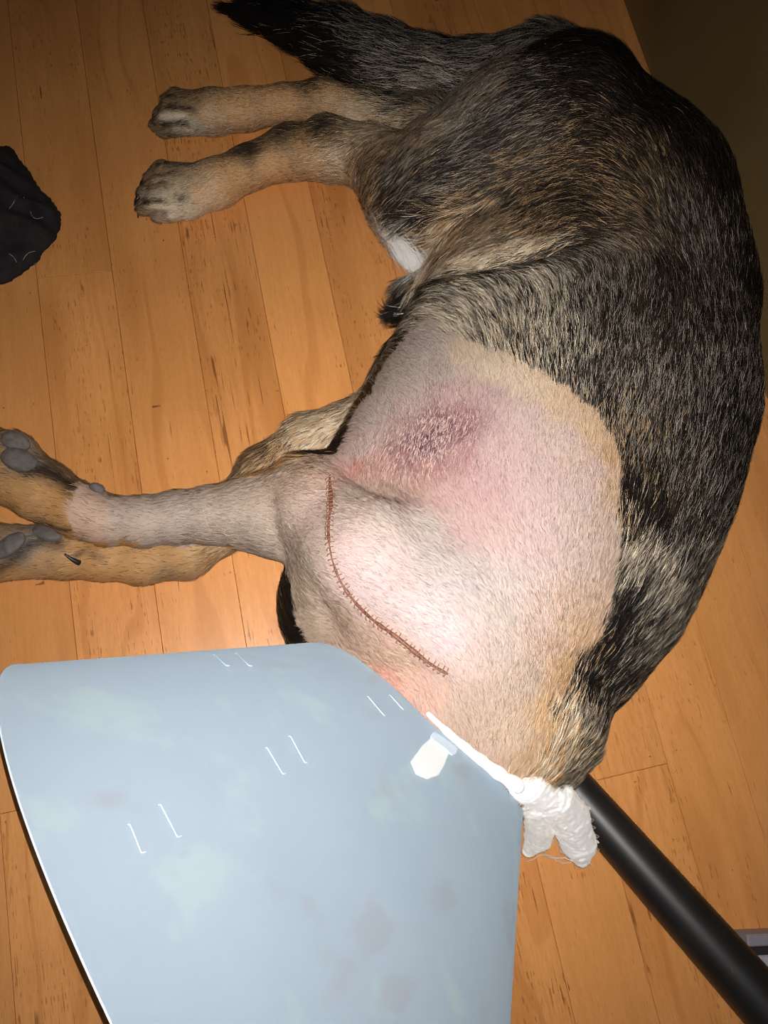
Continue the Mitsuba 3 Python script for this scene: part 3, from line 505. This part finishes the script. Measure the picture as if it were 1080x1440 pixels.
def patch(outline, lift, thick, name, mat, **lab):
    "a thin plate that follows the cone: outline in seen spots"
    pg = Polygon(outline).buffer(3).buffer(-3).buffer(-4).buffer(4); m = trimesh.creation.extrude_polygon(pg.segmentize(6), 1.0, engine='earcut')
    for _ in range(2): m = m.subdivide()
    V = []
    for x, y, z in m.vertices:
        try: p, n = on_cone(x, y)
        except ValueError: p, n = P(x, y, .17), np.array([0, 0, 1.0])
        V.append(p + n * (lift + thick * z))
    m.vertices = np.array(V); put(name, m, mat, False, **lab)
patch([(576,1072),(592,1050),(604,1040),(630,1058),(622,1078),(614,1092),(600,1097),(584,1090)], .0006, .0012, 'recovery_cone__closing_tab', 'm_tab', label='rounded white tab pushed through the cone')
patch([(606,1032),(618,1040),(640,1056),(634,1068),(624,1058),(600,1040)], .0022, .0012, 'recovery_cone__closing_strap', 'm_slot')

# ---------------------------------------------------------------- gauze bandage hanging out beside the cone
def gauze_lobe(path, widths, zs, flat, seed, h=.0009):
    b = [ball(x, y, w, z, max(.004, w * .00052 * flat)) for (x, y), w, z in zip(path, widths, zs)]
    pr = list(zip(b[:-1], b[1:])); p = np.array(b)
    f = Field(p[:, :3].min(0) - .024, p[:, :3].max(0) + .024, h); f.add(pr, .004, .022)
    X, Y, Z = np.meshgrid(*f.ax, indexing='ij'); q = np.stack([X, Y, Z], -1)
    ax = p[-1, :2] - p[0, :2]; ax /= np.linalg.norm(ax); across = X * -ax[1] + Y * ax[0]
    f.D += (.0002 * np.sin(across * 1100 + 4 * meshkit.noise(q * 60, seed)) + (.0012 * (meshkit.fbm(q * 80, 2, seed + 3) - .5)) + .0014 * (meshkit.noise(q * 420, seed + 9) - .5)).astype(np.float32)
    V, Fc = nets(f.D, f.lo.astype(float), h)
    m = trimesh.Trimesh(V, Fc, process=False)
    parts = m.split(only_watertight=False); m = max(parts, key=lambda g: len(g.faces)); trimesh.smoothing.filter_taubin(m, iterations=2)
    if m.volume < 0: m.invert()
    return m
labels['gauze_bandage'] = {'label': 'white gauze bandage hanging frayed beside the cone and the black pole', 'category': 'bandage'}
g1 = gauze_lobe([(706,1092),(740,1100),(775,1118),(800,1150),(814,1186),(818,1206)], [20,28,30,28,24,13], [.150,.148,.126,.092,.068,.060], 1.0, 1)
g2 = gauze_lobe([(728,1104),(752,1122),(762,1150),(757,1178),(744,1196)], [26,28,24,18,10], [.140,.124,.090,.060,.045], .9, 2)
put('gauze_bandage__strip', g1, 'm_gauze', True); put('gauze_bandage__strip', g2, 'm_gauze', True)
edge = []
for k in np.linspace(0, 1, 14):
    x, y = np.array([600, 1003]) * (1 - k) + np.array([728, 1106]) * k; y += 6 * math.sin(k * 3.1); edge.append(on_dog(x, y) + [0, 0, .002])
put('gauze_bandage__neck_wrap', tube(smooth_path(edge, 40), np.interp(np.linspace(0, 1, 40), [0, .3, 1], [.0015, .003, .0055]) * (1 + .10 * np.sin(np.arange(40) * .9)), 10), 'm_gauze', True)
grng = np.random.default_rng(8)
def yarn(pts, r):
    p = smooth_path([P(*q) for q in pts], 40); put('gauze_bandage__thread', tube(p + grng.normal(0, .0003, p.shape), r, 5), 'm_yarn', True)
yarn([(742,1196,.03),(762,1198,.015),(775,1206,.006),(800,1206,.008),(820,1210,.04)], .0007)
yarn([(734,1208,.012),(752,1207,.008),(766,1202,.01),(780,1208,.008),(806,1210,.012)], .0004)
yarn([(788,1158,.08),(787,1180,.04),(786,1202,.012)], .0003)
yarn([(736,1190,.05),(748,1200,.03),(760,1196,.03)], .0005)
loops = []                                            # frayed loops along the edges of the strips
for g in (g1, g2):
    V, N = np.asarray(g.vertices), np.asarray(g.vertex_normals); out = np.nonzero(np.abs(N[:, 2]) < .5)[0]
    for i in grng.choice(out, 110):
        o, n = V[i], N[i]; t = np.cross(n, grng.normal(size=3)); t /= np.linalg.norm(t); a = grng.uniform(.001, .0032)
        loops.append(tube(smooth_path([o - t * a * .6 - n * .0004, o + n * a, o + t * a * .6 - n * .0004], 6), .00018, 4))
put('gauze_bandage__fray', trimesh.util.concatenate(loops), 'm_yarn', False, kind='stuff')

# ---------------------------------------------------------------- black pole: from beside the neck to the lower right
pa, pb = P(796, 1096, .0205), P(1190, 1542, .085); pu = (pb - pa) / np.linalg.norm(pb - pa); pl = np.linalg.norm(pb - pa)
ss = np.r_[0, .002, np.linspace(.01, pl, 40)]; rr = np.r_[.0140, .0172, np.interp(ss[2:], [0, pl * .7, pl], [.0183, .0215, .0222])]
put('pole', tube(np.array([pa + pu * q for q in ss]), rr, 48), 'm_pole', 50, label='smooth black round pole slanting over the floor from the neck of the dog', category='pole')

# ---------------------------------------------------------------- crumpled black cloth at the left
CL = [(0,205),(18,209),(26,222),(36,234),(56,264),(84,300),(66,346),(62,350),(50,366),(30,382),(10,394),(-6,398),(-60,392),(-110,350),(-120,280),(-90,220),(-40,200)]
pg = Polygon(smooth_path([P(*p, .004)[:2] for p in CL] + [P(*CL[0], .004)[:2]], 160)[:-1] + np.random.default_rng(2).normal(0, .0006, (159, 2))).buffer(0); g = .003
bx = np.arange(pg.bounds[0], pg.bounds[2] + g, g); by = np.arange(pg.bounds[1], pg.bounds[3] + g, g)
from shapely import prepare as _prep
poly_pts = np.array(pg.segmentize(.003).exterior.coords)[:-1]
GX, GY = np.meshgrid(bx, by, indexing='ij'); inn = np.array([p for p in np.c_[GX.ravel(), GY.ravel()] if contains_xy(pg.buffer(-.0022), *p)])
allp = np.vstack([poly_pts, inn])
from scipy.spatial import Delaunay
tr = Delaunay(allp).simplices; cc = allp[tr].mean(1); tr = tr[contains_xy(pg, cc[:, 0], cc[:, 1])]
dist = np.array(distance(points(allp), pg.exterior))
a2 = allp[tr]; sg = np.cross(a2[:, 1] - a2[:, 0], a2[:, 2] - a2[:, 0]) if False else (a2[:, 1, 0] - a2[:, 0, 0]) * (a2[:, 2, 1] - a2[:, 0, 1]) - (a2[:, 1, 1] - a2[:, 0, 1]) * (a2[:, 2, 0] - a2[:, 0, 0])
tr[sg < 0] = tr[sg < 0][:, ::-1]
q3 = np.c_[allp, allp[:, 0] * 0]
wr = meshkit.fbm(q3 * 30, 3, 4); fold = np.abs(np.sin(allp[:, 0] * 55 + allp[:, 1] * 90 + 6 * meshkit.noise(q3 * 22, 6)))
zt = .003 + np.minimum(dist / .015, 1) ** .6 * (.004 + .020 * wr + .007 * fold ** 3)
n0 = len(allp); top = np.c_[allp, zt]; bot = np.c_[allp, np.full(n0, .0006)]; m0 = len(poly_pts)
side = [[[i, n0 + i, n0 + (i + 1) % m0], [i, n0 + (i + 1) % m0, (i + 1) % m0]] for i in range(m0)]
put('black_cloth', trimesh.Trimesh(np.vstack([top, bot]), np.vstack([tr, tr[:, ::-1] + n0, np.array(side).reshape(-1, 3)]), process=False), 'm_cloth', 60, label='crumpled black cloth lying on the floor left of the hind paws', category='cloth')
CTr = cKDTree(allp)
def on_cloth(x, y):
    p = P(x, y, .014); p[2] = zt[CTr.query(p[:2])[1]] + .0008; return p
for pts in ([(36,284),(43,298),(49,308),(60,305)],[(12,356),(18,360),(22,366)],[(31,362),(40,352),(47,348)],[(40,370),(44,364),(47,361)],[(16,300),(24,288),(28,282)]):
    put('black_cloth__stray_hair', tube(smooth_path([on_cloth(*p) for p in pts], 14), .00015, 5), 'm_yarn', True)

# ---------------------------------------------------------------- grey case at the right edge
b0, b1 = P(1047, 1313, .02), P(1130, 1310, .02); bu = b1 - b0; bu[2] = 0; bu /= np.linalg.norm(bu); bv = np.array([bu[1], -bu[0], 0])
Mb = np.eye(4); Mb[:3, 0], Mb[:3, 1], Mb[:3, 2], Mb[:3, 3] = bu, -bv, [0, 0, 1], [b0[0], b0[1], 0]
def slab(x0, x1, y0, y1, z0, z1, c=.0012):
    V, Fc = chamfer_box(x0, x1, -y1, -y0, z0, z1, c); return trimesh.Trimesh(V @ Mb[:3, :3].T + Mb[:3, 3], Fc, process=False)
labels['storage_case'] = {'label': 'flat grey case with a dark stripe at the right edge beyond the black pole', 'category': 'case'}
put('storage_case__rail', slab(0, .16, 0, .0095, .0005, .024), 'm_lid'); put('storage_case__stripe', slab(.001, .158, .0098, .0165, .0005, .021), 'm_stripe', label='dark stripe of the grey case')
put('storage_case__panel', slab(.002, .158, .0168, .07, .0005, .022), 'm_grey')
